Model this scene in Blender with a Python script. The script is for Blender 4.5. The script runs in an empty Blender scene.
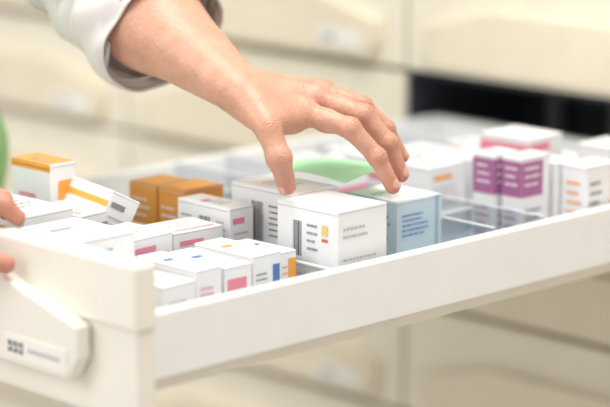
import bpy, bmesh, math, random
import numpy as np
from mathutils import Vector, Matrix
random.seed(7); np.random.seed(7)
scn=bpy.context.scene
# ------------------------------------------------------------ camera
f=2480.0; pt=math.radians(12); th=math.radians(45.5)
fwd=Vector((math.cos(th)*math.cos(pt),math.sin(th)*math.cos(pt),-math.sin(pt)))
right=Vector((math.sin(th),-math.cos(th),0)); up=right.cross(fwd)
C=Vector((-1.185,-1.394,1.481))
cam=bpy.data.cameras.new("camera"); cam.lens=f/610*36; cam.sensor_width=36; cam.clip_start=0.05
camo=bpy.data.objects.new("camera",cam); scn.collection.objects.link(camo)
M=Matrix((right,up,-fwd)).transposed().to_4x4(); M.translation=C; camo.matrix_world=M
cam.dof.use_dof=True; cam.dof.focus_distance=2.11; cam.dof.aperture_fstop=2.6
scn.camera=camo
# ------------------------------------------------------------ materials
def mat(name,col,rough=0.5,noise=0.03,scale=20,bump=0.0,bscale=200,sss=0,metal=0,spec=0.5,coat=0,attr=None):
    m=bpy.data.materials.new(name); m.use_nodes=True; nt=m.node_tree; b=nt.nodes["Principled BSDF"]
    tc=nt.nodes.new("ShaderNodeTexCoord"); n=nt.nodes.new("ShaderNodeTexNoise"); n.inputs["Scale"].default_value=scale; n.inputs["Detail"].default_value=4
    nt.links.new(tc.outputs["Object"],n.inputs["Vector"])
    r=nt.nodes.new("ShaderNodeValToRGB"); c=np.array(col)
    r.color_ramp.elements[0].position=0.3; r.color_ramp.elements[1].position=0.7
    r.color_ramp.elements[0].color=(*np.clip(c*(1-noise),0,1),1); r.color_ramp.elements[1].color=(*np.clip(c*(1+noise),0,1),1)
    nt.links.new(n.outputs["Fac"],r.inputs[0])
    if attr:
        at=nt.nodes.new("ShaderNodeAttribute"); at.attribute_name="flush"; mx=nt.nodes.new("ShaderNodeMix"); mx.data_type='RGBA'
        nt.links.new(at.outputs["Fac"],mx.inputs[0]); nt.links.new(r.outputs[0],mx.inputs[6]); mx.inputs[7].default_value=(*attr,1); nt.links.new(mx.outputs[2],b.inputs["Base Color"])
    else: nt.links.new(r.outputs[0],b.inputs["Base Color"])
    b.inputs["Roughness"].default_value=rough; b.inputs["Metallic"].default_value=metal; b.inputs["Specular IOR Level"].default_value=spec
    b.inputs["Coat Weight"].default_value=coat
    if sss:
        b.inputs["Subsurface Weight"].default_value=sss; b.inputs["Subsurface Scale"].default_value=0.005
        b.inputs["Subsurface Radius"].default_value=(1,0.35,0.2)
    if bump:
        n2=nt.nodes.new("ShaderNodeTexNoise"); n2.inputs["Scale"].default_value=bscale; n2.inputs["Detail"].default_value=3
        nt.links.new(tc.outputs["Object"],n2.inputs["Vector"])
        bp=nt.nodes.new("ShaderNodeBump"); bp.inputs["Strength"].default_value=bump; bp.inputs["Distance"].default_value=0.001
        nt.links.new(n2.outputs["Fac"],bp.inputs["Height"]); nt.links.new(bp.outputs["Normal"],b.inputs["Normal"])
    return m
cream=mat("cream_lacquer",(0.83,0.765,0.64),0.4)
cream_d=mat("cream_drawer",(0.84,0.80,0.71),0.35)
rail_m=mat("white_metal",(0.84,0.84,0.835),0.3)
lip_m=mat("rail_lip",(0.60,0.55,0.46),0.4)
base_m=mat("drawer_base_grey",(0.72,0.73,0.75),0.4)
dark=mat("bay_painted_shade",(0.040,0.046,0.062),0.5)  # shade inside the open bay, put into the lining colour
strip_m=mat("bay_metal_strip",(0.26,0.28,0.32),0.4)
gap_m=mat("cabinet_carcass",(0.34,0.28,0.20),0.6)
handle_m=mat("beige_handle",(0.78,0.69,0.54),0.35)
label_m=mat("label_paper",(0.85,0.83,0.78),0.5)
white=mat("carton_white",(0.84,0.845,0.855),0.45)
offw=mat("carton_offwhite",(0.80,0.80,0.80),0.45)
orange=mat("print_orange",(0.88,0.38,0.06),0.45)
brown=mat("carton_amber_orange",(0.74,0.30,0.05),0.4)
brown2=mat("print_dark_brown",(0.30,0.10,0.03),0.4)
black=mat("print_black",(0.03,0.03,0.035),0.5)
grey=mat("print_grey",(0.24,0.25,0.28),0.5)
lgrey=mat("print_light_grey",(0.48,0.49,0.52),0.5)
navy=mat("print_navy",(0.05,0.05,0.24),0.45)
blue=mat("print_blue",(0.10,0.20,0.50),0.45)
teal=mat("carton_pale_blue",(0.50,0.64,0.72),0.4)
teal2=mat("carton_steel_blue",(0.30,0.44,0.55),0.4)
pink=mat("print_pink",(0.80,0.25,0.34),0.45)
purple=mat("print_purple",(0.40,0.13,0.31),0.45)
green=mat("green_leaflet",(0.42,0.82,0.50),0.5)
red=mat("print_red",(0.65,0.12,0.10),0.45)
gold=mat("print_gold",(0.75,0.58,0.2),0.4)
skin=mat("skin",(0.57,0.305,0.205),0.42,noise=0.12,scale=45,bump=0.35,bscale=600,sss=0.10,attr=(0.50,0.18,0.12))
nail_m=mat("nail",(0.62,0.35,0.28),0.22,coat=0.4)
coat_m=mat("shirt_cotton",(0.68,0.655,0.63),0.85,bump=0.4,bscale=900)
scrub_m=mat("green_vest_cotton",(0.36,0.66,0.30),0.85,bump=0.4,bscale=900)
trouser_m=mat("dark_trousers",(0.10,0.11,0.14),0.85)
hair_m=mat("brown_hair",(0.10,0.05,0.03),0.6)
fl_m=mat("vinyl_floor",(0.62,0.57,0.50),0.4,scale=3)
def plastic(name,a,b_,col):
    m=bpy.data.materials.new(name); m.use_nodes=True; nt=m.node_tree; nt.nodes.clear()
    o=nt.nodes.new("ShaderNodeOutputMaterial"); t=nt.nodes.new("ShaderNodeBsdfTransparent"); g=nt.nodes.new("ShaderNodeBsdfGlossy"); mx=nt.nodes.new("ShaderNodeMixShader")
    n=nt.nodes.new("ShaderNodeTexNoise"); n.inputs["Scale"].default_value=6; r=nt.nodes.new("ShaderNodeMapRange"); r.inputs[3].default_value=a; r.inputs[4].default_value=b_
    t.inputs[0].default_value=col; g.inputs["Roughness"].default_value=0.1
    nt.links.new(n.outputs["Fac"],r.inputs[0]); nt.links.new(r.outputs[0],mx.inputs[0]); nt.links.new(t.outputs[0],mx.inputs[1]); nt.links.new(g.outputs[0],mx.inputs[2]); nt.links.new(mx.outputs[0],o.inputs[0]); return m
acr=plastic("clear_acrylic",0.08,0.16,(0.88,0.90,0.92,1))
acr_e=mat("acrylic_polished_edge",(0.86,0.90,0.93),0.15)
# ------------------------------------------------------------ helpers
def obj(name,me,parent=None):
    o=bpy.data.objects.new(name,me); scn.collection.objects.link(o)
    if parent: o.parent=parent
    return o
def empty(name,loc=(0,0,0)):
    o=bpy.data.objects.new(name,None); o.empty_display_size=0.05; scn.collection.objects.link(o); o.location=loc; return o
class MB:
    def __init__(s): s.bm=bmesh.new(); s.mats=[]
    def mi(s,m):
        if m not in s.mats: s.mats.append(m)
        return s.mats.index(m)
    def box(s,x0,x1,y0,y1,z0,z1,m,bev=0.0,seg=2):
        v=[s.bm.verts.new((x,y,z)) for x in (x0,x1) for y in (y0,y1) for z in (z0,z1)]
        idx=[(0,1,3,2),(4,6,7,5),(0,4,5,1),(2,3,7,6),(0,2,6,4),(1,5,7,3)]
        fs=[s.bm.faces.new([v[i] for i in q]) for q in idx]
        k=s.mi(m)
        for q in fs: q.material_index=k
        if bev>0:
            es=list({e for q in fs for e in q.edges})
            r=bmesh.ops.bevel(s.bm,geom=es,offset=bev,segments=seg,affect='EDGES',profile=0.5)
            for q in r['faces']: q.material_index=k
    def poly(s,pts,m):
        q=s.bm.faces.new([s.bm.verts.new(p) for p in pts]); q.material_index=s.mi(m); return q
    def prism(s,yz,x0,x1,m,bev=0.0):
        a=[s.bm.verts.new((x0,y,z)) for y,z in yz]; b=[s.bm.verts.new((x1,y,z)) for y,z in yz]; k=s.mi(m); fs=[]
        fs.append(s.bm.faces.new(a)); fs.append(s.bm.faces.new(b[::-1]))
        n=len(a)
        for i in range(n): fs.append(s.bm.faces.new([a[i],b[i],b[(i+1)%n],a[(i+1)%n]]))
        bmesh.ops.recalc_face_normals(s.bm,faces=fs)
        for q in fs: q.material_index=k
        if bev:
            r=bmesh.ops.bevel(s.bm,geom=list({e for q in fs for e in q.edges}),offset=bev,segments=2,affect='EDGES',profile=0.5)
            for q in r['faces']: q.material_index=k
    def done(s,name,parent=None,smooth=False):
        me=bpy.data.meshes.new(name); s.bm.to_mesh(me); s.bm.free()
        for m in s.mats: me.materials.append(m)
        if smooth:
            for q in me.polygons: q.use_smooth=True
        return obj(name,me,parent)
# ---------- medicine cartons with flap seams and print
def carton(X,Y,wx,wy,ztop,zbot=0.956,body=white,prints=(),rz=0,name="medicine_box",tilt=None,top_m=None,fill=True):
    h=ztop-zbot; b=MB(); b.box(0,wx,0,wy,0,h,body,0.0008)
    e=0.00025
    def rect(fc,u0,v0,u1,v1,m,lift=1):
        E=e*lift
        if fc=='x':
            ya,yb=wy*(1-u0),wy*(1-u1); pts=[(-E,ya,h*v0),(-E,yb,h*v0),(-E,yb,h*v1),(-E,ya,h*v1)]
        elif fc=='y':
            xa,xb=wx*u0,wx*u1; pts=[(xa,-E,h*v0),(xb,-E,h*v0),(xb,-E,h*v1),(xa,-E,h*v1)]
        else:
            xa,xb=wx*u0,wx*u1; pts=[(xa,wy*v0,h+E),(xb,wy*v0,h+E),(xb,wy*v1,h+E),(xa,wy*v1,h+E)]
        b.poly(pts,m)
    if top_m: rect('t',0.02,0.02,0.98,0.98,top_m)
    rect('t',0.03,0.06,0.97,0.06+0.0006/wy,lgrey,2); rect('t',0.03,0.94,0.97,0.94+0.0006/wy,lgrey,2)
    rect('x',0.0,0.955,1.0,0.955+0.0006/h,lgrey,1); rect('y',0.0,0.97,1.0,0.97+0.0005/h,lgrey,1)
    prints=list(prints)
    if fill:
        have={p[1] for p in prints}
        tm=offw if body is brown else lgrey
        acc=random.choice((blue,pink,orange,teal2,grey)) if body is white else tm
        if 't' not in have: prints+= [('text','t',.15,.22,.7,.5,3,tm),('band','t',.15,.56,.5,.64,acc,2)]
        if 'y' not in have: prints+= [('text','y',.15,.4,.85,.72,4,tm),('band','y',.12,.80,.6,.87,acc,2)]
        if 'x' not in have: prints+= [('text','x',.12,.4,.6,.72,4,tm),('bar','x',.7,.4,.88,.75),('band','x',.12,.80,.5,.87,acc,2)]
    for pr in prints:
        k=pr[0]
        if k=='band': rect(*pr[1:])
        elif k=='bar':
            _,fc,u0,v0,u1,v1=pr; rect(fc,u0-0.03,v0-0.03,u1+0.03,v1+0.03,white,1); u=u0; L={'x':wy,'y':wx,'t':wx}[fc]
            while u<u1:
                w=random.choice((0.0005,0.0008,0.0012))/L; rect(fc,u,v0,min(u+w,u1),v1,black,2); u+=w+random.choice((0.0007,0.0011))/L
        elif k=='text':
            _,fc,u0,v0,u1,v1,rows,m=pr; rh=(v1-v0)/rows
            for r in range(rows):
                u=u0; end=u1-random.random()*0.3*(u1-u0)
                while u<end:
                    w=random.uniform(0.03,0.11)*(u1-u0)*1.2; rect(fc,u,v0+r*rh+rh*0.36,min(u+w,end),v0+r*rh+rh*0.70,m,3); u+=w+0.035*(u1-u0)
    o=b.done(name)
    o.location=(X,Y,zbot); o.rotation_euler=(0,0,math.radians(rz))
    if tilt: o.rotation_euler=tuple(math.radians(t) for t in tilt)
    return o
# ------------------------------------------------------------ SDF modelling (one continuous surface)
def seg(Pn,a,b,ra,rb):
    a=np.array(a,dtype=np.float32); b=np.array(b,dtype=np.float32); d=b-a; t=np.clip(((Pn-a)@d)/max(float(d@d),1e-12),0,1)
    q=Pn-a-t[:,None]*d; return np.sqrt((q*q).sum(1))-(ra+t*(rb-ra))
def smin(a,b,k):
    h=np.clip(0.5+0.5*(b-a)/k,0,1); return b*(1-h)+a*h-k*h*(1-h)
def sdf_mesh(fn,lo,hi,h):
    lo=np.array(lo); hi=np.array(hi); n=np.ceil((hi-lo)/h).astype(int)+1
    ax=[lo[i]+h*np.arange(n[i]) for i in range(3)]
    V=np.empty(tuple(n),dtype=np.float32)
    yz=np.stack(np.meshgrid(ax[1],ax[2],indexing='ij'),-1).reshape(-1,2)
    st=max(1,int(400000/len(yz)))
    for i in range(0,n[0],st):
        xs=ax[0][i:i+st]; Pn=np.empty((len(xs)*len(yz),3),dtype=np.float32); Pn[:,0]=np.repeat(xs,len(yz)); Pn[:,1:]=np.tile(yz,(len(xs),1))
        V[i:i+st]=fn(Pn).reshape(len(xs),n[1],n[2])
    S=V<0; acc=np.zeros(tuple(n-1)+(3,),dtype=np.float32); cnt=np.zeros(tuple(n-1),dtype=np.float32)
    corners=[(i,j,k) for i in (0,1) for j in (0,1) for k in (0,1)]
    sl=lambda o:tuple(slice(o[a],n[a]-1+o[a]) for a in range(3))
    for A in corners:
        for a in range(3):
            if A[a]==0:
                B=list(A); B[a]=1; va=V[sl(A)]; vb=V[sl(B)]; m=(va<0)!=(vb<0)
                t=np.where(m,va/np.where(m,va-vb,1),0)
                for q in range(3):
                    acc[...,q]+=np.where(m,A[q]+(t if q==a else 0),0)
                cnt+=m
    mixed=cnt>0; idx=-np.ones(tuple(n-1),dtype=np.int64); idx[mixed]=np.arange(mixed.sum())
    ii=np.argwhere(mixed); verts=lo+h*(ii+acc[mixed]/cnt[mixed][:,None])
    faces=[]
    for a in range(3):
        b,cx=(a+1)%3,(a+2)%3
        s0=[slice(None)]*3; s1=[slice(None)]*3; s0[a]=slice(0,n[a]-1); s1[a]=slice(1,n[a])
        ch=S[tuple(s0)]!=S[tuple(s1)]; e=np.argwhere(ch)
        ok=(e[:,b]>0)&(e[:,cx]>0)&(e[:,b]<n[b]-1)&(e[:,cx]<n[cx]-1); e=e[ok]
        ins=S[tuple(e.T)]
        def g(db,dc):
            q=e.copy(); q[:,b]+=db; q[:,cx]+=dc; return idx[tuple(q.T)]
        Q=np.stack([g(-1,-1),g(0,-1),g(0,0),g(-1,0)],1); Q[~ins]=Q[~ins][:,::-1]; faces.append(Q)
    F=np.concatenate(faces)
    P=project(fn,verts.astype(np.float32),h*0.3,3)
    return P,F
def project(fn,P,ee,it):
    for _ in range(it):
        v=fn(P); g=np.stack([fn(P+np.eye(3,dtype=np.float32)[q]*ee)-fn(P-np.eye(3,dtype=np.float32)[q]*ee) for q in range(3)],1)/(2*ee)
        P=P-g*(v/np.maximum((g*g).sum(1),0.2))[:,None]*0.8
    return P
def np_obj(name,P,F,m,parent=None,detail=None,sub=1,flush=None):
    me=bpy.data.meshes.new(name); me.from_pydata(P.tolist(),[],F.tolist()); me.materials.append(m)
    o=obj(name,me,parent)
    if detail:
        sm=o.modifiers.new("s","SUBSURF"); sm.levels=sub
        dg=bpy.context.evaluated_depsgraph_get(); ev=o.evaluated_get(dg); me2=bpy.data.meshes.new_from_object(ev); o.modifiers.clear(); o.data=me2; me=me2
        n=len(me.vertices); co=np.empty(n*3,dtype=np.float32); me.vertices.foreach_get("co",co); co=co.reshape(-1,3)
        nn=np.empty(n*3,dtype=np.float32); me.vertices.foreach_get("normal",nn); nn=nn.reshape(-1,3)
        co=co+nn*detail(co,nn)[:,None]; me.vertices.foreach_set("co",co.astype(np.float32).ravel())
        fl=flush(co,nn) if flush else np.zeros(n)
        at=me.attributes.new("flush",'FLOAT','POINT'); at.data.foreach_set("value",np.clip(fl,0,1).astype(np.float32)); me.update()
    me.polygons.foreach_set("use_smooth",[True]*len(me.polygons))
    return o
def nail(name,c,n,t,w,l,parent):
    n=Vector(n).normalized(); t=Vector(t); t=(t-n*t.dot(n)).normalized(); s=n.cross(t)
    b=bmesh.new(); bmesh.ops.create_uvsphere(b,u_segments=24,v_segments=14,radius=1)
    for v in b.verts:
        v.co.z=v.co.z*0.35-0.9*v.co.x*v.co.x
        v.co.y=math.copysign(abs(v.co.y)**0.8,v.co.y)
    Mx=Matrix((s*w*0.5,t*l*0.5,n*0.0026)).transposed().to_4x4(); Mx.translation=Vector(c); bmesh.ops.transform(b,matrix=Mx,verts=b.verts)
    me=bpy.data.meshes.new(name); b.to_mesh(me); b.free(); me.materials.append(nail_m)
    for q in me.polygons: q.use_smooth=True
    return obj(name,me,parent)
# ------------------------------------------------------------ room
DW=0.45; CX=0.80
b=MB(); b.box(-3,3,-3,3,-0.05,0,fl_m); b.done("floor")
b=MB(); b.box(1.36,1.46,-3,3,0,2.6,mat("wall_paint",(0.8,0.77,0.7),0.7)); b.done("wall_back")
# ------------------------------------------------------------ cabinet
cab=empty("pharmacy_drawer_cabinet",(0,0,0))
pitch=0.131; colw=0.479; y_first=-0.012
def front(b,y0,y1,z0,z1,X):
    b.box(X-0.02,X,y0+0.003,y1-0.003,z0+0.003,z1-0.003,cream,0.002)
    zc=(z0+z1)/2-0.012; a=y0+0.035; d=y1-0.035
    b.prism([(a,zc+0.0),(a+0.10,zc+0.026),(d-0.10,zc+0.026),(d,zc),(d,zc-0.026),(d-0.012,zc-0.042),(a+0.012,zc-0.042),(a,zc-0.026)],X-0.034,X-0.0195,handle_m,0.002)
    b.box(X-0.0352,X-0.033,a+0.02,a+0.09,zc-0.034,zc-0.014,label_m)
    for q in range(3): b.box(X-0.0354,X-0.0350,a+0.062+q*.007,a+0.066+q*.007,zc-0.029,zc-0.020,grey)
b=MB()
ys=[y_first+colw*i for i in range(-4,5)]
zs=[1.053+pitch*i for i in range(-7,8)]
for i in range(len(ys)-1):
    for j in range(len(zs)-1):
        if abs(ys[i]-y_first)<1e-6 and abs(zs[j+1]-1.053)<1e-6: continue
        front(b,ys[i],ys[i+1],zs[j],zs[j+1],CX+0.02)
b.done("drawer_fronts",cab)
b=MB()
b.box(1.30,1.33,ys[0],ys[-1],0.0,zs[-1],gap_m)
for y in ys: b.box(CX+0.022,1.30,y-0.002,y+0.002,0.0,zs[-1],gap_m)
for z in zs: b.box(CX+0.024,1.30,ys[0],ys[-1],z-0.003,z+0.003,gap_m)
b.box(CX+0.024,1.30,ys[0],ys[-1],0.0,zs[0],gap_m)
b.done("carcass",cab)
b=MB()
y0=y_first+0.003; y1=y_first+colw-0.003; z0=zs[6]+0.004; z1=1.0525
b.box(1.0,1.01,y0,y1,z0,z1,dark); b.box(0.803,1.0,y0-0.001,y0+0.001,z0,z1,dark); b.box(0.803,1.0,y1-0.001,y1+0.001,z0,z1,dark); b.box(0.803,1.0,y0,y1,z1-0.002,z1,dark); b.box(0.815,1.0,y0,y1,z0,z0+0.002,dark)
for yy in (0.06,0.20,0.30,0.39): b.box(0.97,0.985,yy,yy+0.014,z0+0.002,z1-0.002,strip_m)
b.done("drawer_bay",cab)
# ------------------------------------------------------------ open drawer
dr=empty("drawer",(0,0,0))
b=MB()
b.box(0.0,0.022,-0.005,DW+0.010,0.992,1.045,cream_d,0.003)
b.box(0.003,0.022,-0.003,DW+0.008,0.918,0.992,cream_d,0.003)
b.done("front_panel",dr)
b=MB()
hp=[(0.050,0.990),(0.145,1.015),(DW-0.145,1.015),(DW-0.050,0.990),(DW-0.050,0.964),(DW-0.062,0.945),(0.062,0.945),(0.050,0.964)]
b.prism(hp,-0.013,0.001,cream_d,0.002)
b.box(-0.0142,-0.0128,0.062,0.140,0.950,0.969,label_m,0.0004)
for i,yy in enumerate((0.135,0.128,0.121)): b.box(-0.0146,-0.0140,yy-0.0045,yy,0.955,0.964,black); b.box(-0.0148,-0.0145,yy-0.0033,yy-0.0012,0.9575,0.9615,label_m)
for i in range(9): b.box(-0.0146,-0.0140,0.109-i*0.0045-0.002,0.109-i*0.0045,0.958,0.961,grey)
b.done("front_handle",dr)
b=MB()
for ya,yb in ((0,0.012),(DW-0.012,DW)):
    b.box(0.022,0.835,ya,yb,0.950,1.003,rail_m,0.0015)
b.box(0.022,0.835,0.0005,0.004,0.942,0.9505,lip_m)
b.box(0.823,0.835,0.012,DW-0.012,0.950,1.003,rail_m)
b.done("side_rails",dr)
b=MB(); b.box(0.022,0.83,0.012,DW-0.012,0.948,0.9555,base_m); b.done("drawer_base",dr)
b=MB()
def sheet(x0,x1,ya,yb,z1=0.999):
    b.box(x0,x1,ya,yb,0.956,z1,acr); b.box(x0,x1,ya,yb,z1+0.0001,z1+0.0014,acr_e)
for X,zz in ((0.2355,.998),(0.432,1.004),(0.50,1.004),(0.632,.998),(0.73,.998)): sheet(X,X+0.0018,0.014,DW-0.014,zz)
for ya,yb,x0,x1 in ((0.15,0.1518,0.4345,0.4995),(0.10,0.1018,0.4345,0.4995),(0.315,0.3168,0.238,0.4315)): sheet(x0,x1,ya,yb)
b.done("acrylic_dividers",dr)
# ------------------------------------------------------------ medicine boxes
T=lambda *a:('text',)+a
Bn=lambda *a:('band',)+a
carton(.248,.025,.059,.073,1.045,prints=[('bar','x',.27,.50,.42,.84),T('x',.5,.55,.68,.85,4,grey),Bn('x',.74,.74,.84,.84,gold,2),Bn('x',.74,.68,.84,.71,red,2),Bn('x',0,.40,1,.405,lgrey),T('x',.1,.08,.7,.36,4,lgrey),T('y',.1,.7,.6,.85,2,lgrey),T('y',.1,.3,.8,.55,4,lgrey),T('t',.1,.15,.5,.5,5,lgrey)])
carton(.276,.102,.05,.082,1.045,prints=[('bar','x',.32,.45,.50,.85),T('x',.58,.5,.85,.85,6,grey),T('t',.2,.3,.8,.7,4,lgrey)],rz=1)
carton(.240,.149,.028,.068,1.03,prints=[('bar','x',.42,.42,.64,.85),T('x',.08,.5,.32,.85,5,grey),T('x',.75,.45,.95,.85,5,lgrey)])
carton(.260,.268,.042,.037,1.03,body=brown,prints=[T('x',.15,.55,.8,.85,3,offw),Bn('t',.1,.1,.9,.9,orange),T('y',.1,.6,.8,.8,2,offw)],rz=2)
carton(.256,.226,.047,.036,1.032,body=brown,prints=[Bn('y',.1,.72,.9,.76,orange),T('x',.15,.5,.8,.8,3,offw),T('y',.15,.3,.8,.65,4,offw),Bn('t',.1,.1,.9,.9,orange)],rz=-1)
carton(.157,.292,.029,.055,1.06,top_m=orange,prints=[Bn('x',0,.93,1,1,orange),T('x',.2,.45,.7,.75,3,pink),Bn('y',.3,.0,.95,.85,orange,2)])
for (X,Y,wx,wy,zt,rz,pr) in [(.076,.050,.036,.070,1.006,2,[T('y',.15,.3,.85,.75,5,lgrey)]),
   (.116,.055,.028,.074,1.012,0,[T('y',.15,.3,.85,.75,5,pink),T('x',.1,.3,.9,.8,3,lgrey)]),
   (.147,.055,.030,.076,1.009,-1.0,[Bn('y',.1,.62,.8,.80,pink),T('y',.1,.2,.8,.55,4,pink)]),
   (.180,.056,.032,.072,1.013,0.5,[Bn('y',.70,.30,.95,.82,blue),T('y',.1,.35,.6,.75,5,grey)]),
   (.2145,.060,.019,.060,1.010,0,[Bn('y',.50,.15,.98,.88,orange),T('y',.1,.3,.45,.8,5,orange)])]:
    carton(X,Y,wx,wy,zt,prints=pr,rz=rz)
carton(.120,.142,.050,.055,1.022,rz=3,prints=[T('t',.2,.3,.8,.7,3,lgrey)])
carton(.176,.150,.054,.044,1.018,rz=-3,prints=[T('t',.2,.3,.8,.7,3,lgrey),Bn('t',.1,.1,.9,.18,pink)])
carton(.050,.124,.060,.076,1.035,prints=[Bn('x',0,.84,1,.97,navy,2)])
carton(.064,.212,.055,.084,1.040,rz=2,prints=[T('x',.2,.3,.8,.7,3,lgrey),T('t',.2,.3,.8,.7,3,lgrey)])
carton(.128,.217,.062,.060,1.03,prints=[Bn('t',.1,.1,.16,.9,orange)],rz=5)
carton(.062,.306,.060,.085,1.03,prints=[T('t',.2,.3,.8,.7,3,lgrey)])
carton(.361,.064,.058,.066,1.03,body=teal,top_m=white,prints=[Bn('y',0,0,1,.36,teal2),Bn('x',0,0,1,.33,teal2),T('y',.1,.55,.7,.85,5,blue),T('x',.1,.5,.9,.85,4,blue),Bn('y',.85,.36,.92,1,teal2)])
for (X,Y,wx,wy) in [(.511,.083,.034,.026),(.517,.055,.040,.024)]:
    carton(X,Y,wx,wy,1.05,prints=[Bn('x',0,.60,1,.95,purple),Bn('y',0,.60,.75,.95,purple),T('x',.2,.68,.85,.92,3,white),T('y',.1,.68,.65,.92,3,white),T('x',.15,.1,.8,.5,5,purple),T('y',.15,.1,.8,.5,5,grey)])
carton(.562,.050,.030,.030,1.04,prints=[T('x',.2,.2,.8,.85,6,orange),T('y',.2,.2,.8,.85,6,orange)])
carton(.566,.018,.044,.030,1.04,prints=[T('x',.2,.2,.8,.85,6,orange),T('y',.1,.2,.5,.85,6,grey),Bn('y',.8,.1,.9,.9,orange)])
carton(.637,.014,.045,.030,1.042,prints=[T('x',.2,.2,.8,.85,6,orange),T('y',.1,.2,.7,.85,6,orange)])
carton(.637,.048,.045,.040,1.045,prints=[T('x',.2,.2,.8,.85,6,pink)])
carton(.575,.095,.050,.060,1.055,prints=[Bn('x',0,.8,1,.93,pink),Bn('y',0,.86,.6,.94,pink),T('t',.2,.3,.8,.7,3,pink)],rz=2)
carton(.515,.168,.053,.040,1.025,prints=[T('x',.2,.3,.8,.7,4,pink)])
carton(.577,.171,.050,.046,1.025,prints=[T('x',.2,.3,.8,.7,4,grey)])
carton(.515,.221,.049,.061,1.025,prints=[Bn('x',0,.7,1,.8,pink),Bn('y',0,.7,1,.8,pink)])
carton(.438,.221,.049,.061,1.02,prints=[Bn('x',0,.7,1,.8,pink),Bn('y',0,.7,1,.8,pink)])
carton(.577,.225,.05,.06,1.02,prints=[Bn('x',0,.75,1,.85,pink)])
prs=[pink,orange,grey,blue,lgrey,purple]
for X0,ylist,zz in ((.640,[.100,.140,.185,.225],1.02),(.51,[.295,.335],1.01),(.58,[.295,.34],1.005),(.686,[.016,.06],1.035),(.640,[.27,.31],1.005)):
    for k,yy in enumerate(ylist):
        wy_=(ylist[k+1]-yy-.002) if k+1<len(ylist) else .036
        c_=random.choice(prs); carton(X0,yy,random.uniform(.038,.042),wy_,zz+random.uniform(-.006,.006),prints=[T('x',.15,.3,.85,.8,5,c_),T('y',.15,.3,.85,.8,5,c_),Bn('x',0,.85,1,.92,random.choice(prs))])
carton(.135,.225,.03,.086,1.055,zbot=0.985,prints=[Bn('x',0,.78,1,.86,orange),T('x',.3,.3,.8,.6,3,lgrey)],tilt=(0,28,-12))
# green leaflet, bent paper
b=bmesh.new(); nx,ny=14,10; g=[[b.verts.new((.322+.070*i/nx,.090+.085*j/ny,1.0495+.005*math.sin(3.1*i/nx)+.003*math.sin(3*j/ny))) for j in range(ny+1)] for i in range(nx+1)]
for i in range(nx):
    for j in range(ny): b.faces.new([g[i][j],g[i+1][j],g[i+1][j+1],g[i][j+1]])
me=bpy.data.meshes.new("green_leaflet"); b.to_mesh(me); b.free(); me.materials.append(green); lo=obj("green_leaflet",me); so=lo.modifiers.new("s","SOLIDIFY"); so.thickness=0.0006
# ------------------------------------------------------------ person
per=empty("pharmacist",(0,0,0))
def chain(pts,rad,k,P):
    d=None
    for i in range(len(pts)-1):
        s=seg(P,pts[i],pts[i+1],rad[i],rad[i+1]); d=s if d is None else smin(d,s,k)
    return d
def hand_fn(wr,fore,fingers,thumb,nrm,palm_extra=(),web=()):
    nv=np.array(nrm,dtype=np.float32)
    def fn(P):
        palm=None
        for s in fore:
            q=seg(P,*s); palm=q if palm is None else smin(palm,q,0.02)
        for i,(m,pp,dd,tt,r) in enumerate(fingers):
            q=seg(P,wr[i],m,0.0135,r*1.22); palm=smin(palm,q,0.012)
        for s in palm_extra: palm=smin(palm,seg(P,*s),0.014)
        for i,(m,pp,dd,tt,r) in enumerate(fingers):  # knuckles and extensor tendons
            mm=np.array(m,dtype=np.float32); ww=np.array(wr[i],dtype=np.float32)
            palm=smin(palm,np.linalg.norm(P-(mm+nv*r*0.50),axis=1)-r*1.02,0.004)
            palm=smin(palm,seg(P,ww*0.7+mm*0.3+nv*0.0124,mm*0.93+ww*0.07+nv*(r*1.2),0.0018,0.0024),0.003)
        fs=None
        for (m,pp,dd,tt,r) in fingers:
            q=chain([m,pp,dd,tt],[r*1.12,r*0.98,r*0.86,r*0.74],0.003,P)
            for jn,rj in ((pp,1.08),(dd,0.96)):
                q=smin(q,np.linalg.norm(P-np.array(jn,dtype=np.float32),axis=1)-r*rj,0.003)
            mid=np.array(m,dtype=np.float32)*.5+np.array(pp,dtype=np.float32)*.5-nv*r*0.15
            q=smin(q,np.linalg.norm(P-mid,axis=1)-r*1.06,0.006)
            fs=q if fs is None else smin(fs,q,0.0012)
        c,m,ip,t,r=thumb
        th1=chain([c,m,ip,t],[r*1.40,r*1.14,r*0.98,r*0.82],0.005,P)
        th1=smin(th1,np.linalg.norm(P-np.array(ip,dtype=np.float32),axis=1)-r*1.08,0.004)
        d=smin(palm,fs,0.006); d=smin(d,th1,0.010)
        for s in web: d=smin(d,seg(P,*s),0.012)
        return d
    return fn
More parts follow.
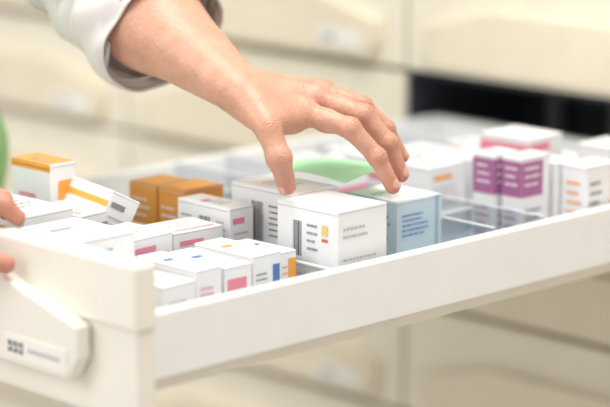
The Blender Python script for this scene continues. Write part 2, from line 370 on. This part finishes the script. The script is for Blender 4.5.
def hand_detail(fingers,thumb):
    js=[]
    for (m,pp,dd,tt,r) in list(fingers)+[thumb]:
        for a,bq,c,amp in ((m,pp,dd,1.0),(pp,dd,tt,0.7)):
            a,bq,c=[np.array(q,dtype=np.float32) for q in (a,bq,c)]
            ax=(c-a); ax/=np.linalg.norm(ax); dn=2*bq-a-c; dn=dn-ax*(dn@ax); dn/=max(np.linalg.norm(dn),1e-6)
            js.append((bq,ax,dn,r,amp))
    def det(P,Nn):
        o=np.zeros(len(P))
        for bq,ax,dn,r,amp in js:
            q=P-bq; s=q@ax; dd=np.linalg.norm(q,axis=1); near=np.exp(-(s/0.0055)**2)*(dd<r*1.9)
            dor=np.clip((Nn@dn),0,1); pal=np.clip(-(Nn@dn),0,1)
            o+=near*dor*amp*0.00036*(np.cos(s*2*math.pi/0.0026+2.0*np.sin((q@np.cross(ax,dn))*500))-0.4)
            o-=0.0009*amp*pal*np.exp(-((s)/0.0012)**2)*(dd<r*1.9)
        o+=0.00012*np.sin(P[:,0]*900+2*np.sin(P[:,1]*700))*np.sin(P[:,2]*800)
        return o
    def fl(P,Nn):
        o=np.zeros(len(P))
        for bq,ax,dn,r,amp in js:
            dd=np.linalg.norm(P-bq,axis=1); o+=0.55*np.exp(-(dd/0.011)**2)
        for (m,pp,dd_,tt,r) in list(fingers)+[thumb]:
            o+=0.75*np.exp(-(np.linalg.norm(P-np.array(tt,dtype=np.float32),axis=1)/0.014)**2)+0.45*np.exp(-(np.linalg.norm(P-np.array(m,dtype=np.float32),axis=1)/0.016)**2)
        return np.clip(o,0,.8)
    return det,fl
# --- left hand reaching into drawer (joint positions, metres)
mcp=[(.2822,.1015,1.1160),(.3056,.1092,1.1234),(.3240,.1203,1.1252),(.3356,.1371,1.1237)]
pip=[(.2985,.0608,1.1050),(.3225,.0682,1.1125),(.3372,.0845,1.1175),(.3460,.1105,1.1135)]
dip=[(.3115,.0415,1.0810),(.3345,.0500,1.0890),(.3530,.0705,1.0965),(.3590,.0995,1.0975)]
tip=[(.3215,.0322,1.0550),(.3425,.0420,1.0610),(.3630,.0610,1.0715),(.3695,.0910,1.0790)]
rr=[.0089,.0089,.0083,.0073]
wrs=[(.2459,.1340,1.1301),(.2577,.1441,1.1310),(.2684,.1555,1.1319),(.2762,.1663,1.1315)]
fing=[(mcp[i],pip[i],dip[i],tip[i],rr[i]) for i in range(4)]
nh=(Vector(mcp[0])-Vector(wrs[0])).cross(Vector(mcp[3])-Vector(mcp[0])).normalized()
if nh.z<0: nh=-nh
th_=((.2410,.1239,1.1284),(.2349,.0954,1.1087),(.2344,.0816,1.0849),(.2428,.0807,1.0600),.0098)
fore=[((.2528,.3905,1.2439),(.2486,.2611,1.1811),.047,.040),((.2486,.2611,1.1811),(.2416,.1470,1.1360),.037,.0200),((.2557,.2692,1.1832),(.2648,.1669,1.1345),.037,.0190)]
ex=[((.2437,.1193,1.1218),(.2712,.1037,1.1117),.016,.012),((.2541,.1378,1.1217),(.2565,.1181,1.1117),.015,.014),((.2852,.1556,1.1158),(.3189,.1427,1.1116),.014,.012)]
webs=[((.2425,.1033,1.1119),(.2663,.1011,1.1109),.008,.008)]
fn=hand_fn(wrs,fore,fing,th_,tuple(nh),ex,webs)
allp=[Vector(q) for fg in fing for q in fg[:4]]+[Vector(q) for q in th_[:4]]+[Vector(fore[0][0])]
lo=[min(q[i] for q in allp)-0.055 for i in range(3)]; hi=[max(q[i] for q in allp)+0.055 for i in range(3)]
P,F=sdf_mesh(fn,lo,hi,0.0019); det,fl=hand_detail(fing,th_); np_obj("left_forearm_and_hand",P,F,skin,per,detail=det,sub=1,flush=fl)
def dorsal(fg):
    d=(Vector(fg[3])-Vector(fg[2])).normalized(); prev=(Vector(fg[1])-Vector(fg[2])).normalized()
    n=-(prev+d); n=(n-d*n.dot(d)).normalized(); return d,n
for i,fg in enumerate(fing):
    d,n=dorsal(fg); c=Vector(fg[3])-d*0.0015+n*(fg[4]*0.70); nail("left_nail_%d"%i,c,n,d,fg[4]*1.2,0.010,per)
d=(Vector(th_[3])-Vector(th_[2])).normalized(); n=Vector((-.985,.283,.104)); n=(n-d*n.dot(d)).normalized()
nail("left_thumb_nail",Vector(th_[3])-d*0.001+n*0.0073,n,d,.0125,.012,per)
# --- right hand holding drawer front
m2=[(-.0384,.2011,1.0671),(-.0263,.2119,1.0711),(-.0117,.2264,1.0718),(-.0016,.2376,1.0703)]
p2=[(-.0040,.1831,1.0721),(.0097,.1985,1.0728),(.0209,.2159,1.0719),(.0251,.2324,1.0689)]
d2=[(.0153,.1758,1.0630),(.0273,.1926,1.0628),(.0361,.2121,1.0611),(.0392,.2298,1.0588)]
t2=[(.0254,.1696,1.0516),(.0354,.1877,1.0489),(.0430,.2083,1.0471),(.0450,.2271,1.0447)]
f2=[(m2[i],p2[i],d2[i],t2[i],rr[i]) for i in range(4)]
w2=[(-.0692,.2394,1.0700),(-.0629,.2483,1.0727),(-.0540,.2611,1.0728),(-.0454,.2737,1.0713)]
th2=((-.0737,.2266,1.0604),(-.0600,.1784,1.0464),(-.0400,.1500,1.0350),(-.0135,.1370,1.0250),.0098)
elb2=Vector((-0.13,0.50,1.17)); wc2=Vector((-.0633,.2620,1.0690))
fn2=hand_fn(w2,[(tuple(elb2),tuple(wc2),.042,.023)],f2,th2,tuple(up))
allp=[Vector(q) for fg in f2 for q in fg[:4]]+[Vector(q) for q in th2[:4]]+[elb2]
lo=[min(q[i] for q in allp)-0.05 for i in range(3)]; hi=[max(q[i] for q in allp)+0.05 for i in range(3)]
P,F=sdf_mesh(fn2,lo,hi,0.0025); det,fl=hand_detail(f2,th2); np_obj("right_forearm_and_hand",P,F,skin,per,detail=det,sub=1,flush=fl)
for i,fg in enumerate(f2):
    d,n=dorsal(fg); nail("right_nail_%d"%i,Vector(fg[3])-d*0.0015+n*(fg[4]*0.70),n,d,fg[4]*1.2,0.010,per)
# --- sleeves: open tubes with folds
def sleeve(name,cs,rs,seed,fold=0.004):
    rng=np.random.RandomState(seed); nseg=128; me=bpy.data.meshes.new(name); V=[];Fc=[]
    cs=[Vector(c) for c in cs]; K=90; pts=[];rad=[]
    L=[0]
    for i in range(1,len(cs)): L.append(L[-1]+(cs[i]-cs[i-1]).length)
    for k in range(K+1):
        s=L[-1]*k/K; i=max(j for j in range(len(L)-1) if L[j]<=s+1e-9); t=(s-L[i])/(L[i+1]-L[i])
        g=lambda j:cs[max(0,min(len(cs)-1,j))]
        p0,p1,p2_,p3=g(i-1),g(i),g(i+1),g(i+2)
        q=0.5*((2*p1)+(p2_-p0)*t+(2*p0-5*p1+4*p2_-p3)*t*t+(3*p1-p0-3*p2_+p3)*t**3); pts.append(q); rad.append(rs[i]*(1-t)+rs[i+1]*t)
    ph=rng.rand(8)*6.28
    for k in range(K+1):
        tg=(pts[min(K,k+1)]-pts[max(0,k-1)]).normalized()
        u=tg.cross(Vector((0,0,1))).normalized(); v=u.cross(tg)
        s=k/K*L[-1]
        for j in range(nseg):
            a=2*math.pi*j/nseg
            w=fold*(math.sin(s*95+2.2*math.sin(a+ph[0])+ph[1])*0.8+0.7*math.sin(s*160+3*math.sin(a*2+ph[2])+ph[3])+0.6*math.sin(3*a+s*30+ph[4])+0.5*(1-abs(math.sin(2.5*a+s*70+ph[5]+1.5*math.sin(s*60+ph[6])))))
            r=rad[k]+w
            V.append(pts[k]+u*math.cos(a)*r+v*math.sin(a)*r)
    for k in range(K):
        for j in range(nseg):
            Fc.append((k*nseg+j,k*nseg+(j+1)%nseg,(k+1)*nseg+(j+1)%nseg,(k+1)*nseg+j))
    me.from_pydata([tuple(q) for q in V],[],Fc); me.materials.append(coat_m)
    for q in me.polygons: q.use_smooth=True
    o=obj(name,me,per); so=o.modifiers.new("t","SOLIDIFY"); so.thickness=0.0025; so.offset=-1; return o
SX=0.118
sh_l=Vector((0.31,0.59,1.43)); sh_r=Vector((-0.20+SX,0.66,1.42))
sleeve("left_sleeve",[sh_l,(sh_l+Vector((.2884,.4338,1.2663)))/2,(.2758,.4154,1.2590),(.2638,.3275,1.2133),(.2580,.2584,1.1787)],[.075,.066,.064,.058,.055],3,fold=0.006)
sleeve("left_cuff",[(.2637,.3191,1.2086),(.2608,.2885,1.1926),(.2561,.2502,1.1745)],[.062,.065,.060],9,fold=0.0035)
sleeve("right_sleeve",[sh_r,(sh_r+elb2)/2,elb2,elb2*0.5+wc2*0.5],[.072,.062,.056,.052],5)
# --- torso: green vest
def torso(P0_):
    P=P0_-np.array([SX,0,0],dtype=np.float32)
    d=seg(P,(-0.13,0.62,1.40),(0.10,0.60,1.40),.085,.085)
    for a,b_,ra,rb in [((-0.08,.62,1.38),(-0.07,.64,1.16),.115,.10),((0.06,.61,1.38),(0.04,.63,1.16),.115,.10),((-0.07,.64,1.16),(-0.09,.64,1.02),.10,.135),((0.04,.63,1.16),(0.054,.62,1.02),.10,.138),((-0.09,.64,1.02),(-0.09,.65,0.80),.135,.13),((0.054,.62,1.02),(0.05,.64,0.80),.138,.13)]:
        d=smin(d,seg(P,a,b_,ra,rb),0.05)
    d=smin(d,seg(P,sh_l-Vector((SX,0,0)),(0.08,.6,1.40),.062,.08),0.03); d=smin(d,seg(P,sh_r-Vector((SX,0,0)),(-0.1,.62,1.40),.062,.08),0.03)
    return d+0.0025*np.sin(P[:,2]*45+3*np.sin(P[:,0]*20))*np.sin(P[:,0]*60)
P,F=sdf_mesh(torso,(-0.36+SX,0.38,0.60),(0.34+SX,0.85,1.56),0.009)
np_obj("green_vest",P,F,scrub_m,per)
def legs(P0_):
    P=P0_-np.array([SX,0,0],dtype=np.float32)
    d=None
    for a,b_,ra,rb in [((-0.09,.66,.85),(-0.10,.68,.48),.11,.065),((-0.10,.68,.48),(-0.10,.70,.10),.062,.045),((0.06,.65,.85),(0.07,.67,.48),.11,.065),((0.07,.67,.48),(0.07,.70,.10),.062,.045),((-0.10,.70,.045),(-0.10,.54,.035),.044,.034),((0.07,.70,.045),(0.07,.54,.035),.044,.034)]:
        s=seg(P,a,b_,ra,rb); d=s if d is None else smin(d,s,0.02)
    return np.maximum(d,0.003-P[:,2])
P,F=sdf_mesh(legs,(-0.25+SX,.46,-0.01),(0.22+SX,.80,0.98),0.009); np_obj("trousers_and_shoes",P,F,trouser_m,per)
def head(P0_):
    P=P0_-np.array([SX,0,0],dtype=np.float32)
    d=seg(P,(-0.02,.64,1.46),(-0.02,.61,1.60),.055,.055)
    for a,b_,ra,rb,k in [((-0.02,.62,1.70),(-0.02,.60,1.68),.088,.085,.03),((-0.02,.57,1.62),(-0.02,.56,1.60),.055,.045,.04),((-0.02,.522,1.675),(-0.02,.505,1.645),.008,.012,.012),
        ((-0.035,.517,1.612),(-0.005,.517,1.612),.006,.006,.006),((-0.11,.62,1.675),(-0.11,.625,1.645),.014,.010,.008),((0.07,.62,1.675),(0.07,.625,1.645),.014,.010,.008)]:
        d=smin(d,seg(P,a,b_,ra,rb),k)
    for e in ((-0.052,.520,1.680),(0.012,.520,1.680)):
        d=np.maximum(d,-(np.linalg.norm(P-np.array(e,dtype=np.float32),axis=1)-.010))
    return d
P,F=sdf_mesh(head,(-0.16+SX,.46,1.42),(0.12+SX,.74,1.83),0.005); np_obj("head",P,F,skin,per)
def hair(P0_):
    P=P0_-np.array([SX,0,0],dtype=np.float32)
    d=seg(P,(-0.02,.645,1.725),(-0.02,.65,1.66),.098,.085); d=np.maximum(d,-(seg(P,(-0.02,.53,1.66),(-0.02,.50,1.60),.085,.09))); return d+0.002*np.sin(P[:,0]*300)
P,F=sdf_mesh(hair,(-0.16+SX,.50,1.52),(0.12+SX,.78,1.86),0.005); np_obj("hair",P,F,hair_m,per)
# ------------------------------------------------------------ light
w=bpy.data.worlds.new("world"); scn.world=w; w.use_nodes=True; bg=w.node_tree.nodes["Background"]; bg.inputs[0].default_value=(1.0,0.99,0.98,1); bg.inputs[1].default_value=0.86
def area(name,loc,tgt,size,power,col):
    l=bpy.data.lights.new(name,'AREA'); l.size=size; l.energy=power; l.color=col; o=bpy.data.objects.new(name,l); scn.collection.objects.link(o); o.location=loc
    o.rotation_euler=(Vector(tgt)-Vector(loc)).to_track_quat('-Z','Y').to_euler(); return o
area("ceiling_light",(0.1,-0.1,2.5),(0.3,0.15,1.0),0.9,28,(1,0.98,0.95))
area("left_area_light",(-1.6,0.9,2.0),(0.3,0.15,1.0),1.0,15,(1,0.98,0.96))  # unseen soft area lamp from the upper left; no window modelled
scn.view_settings.view_transform='Standard'
bpy.context.view_layer.update()
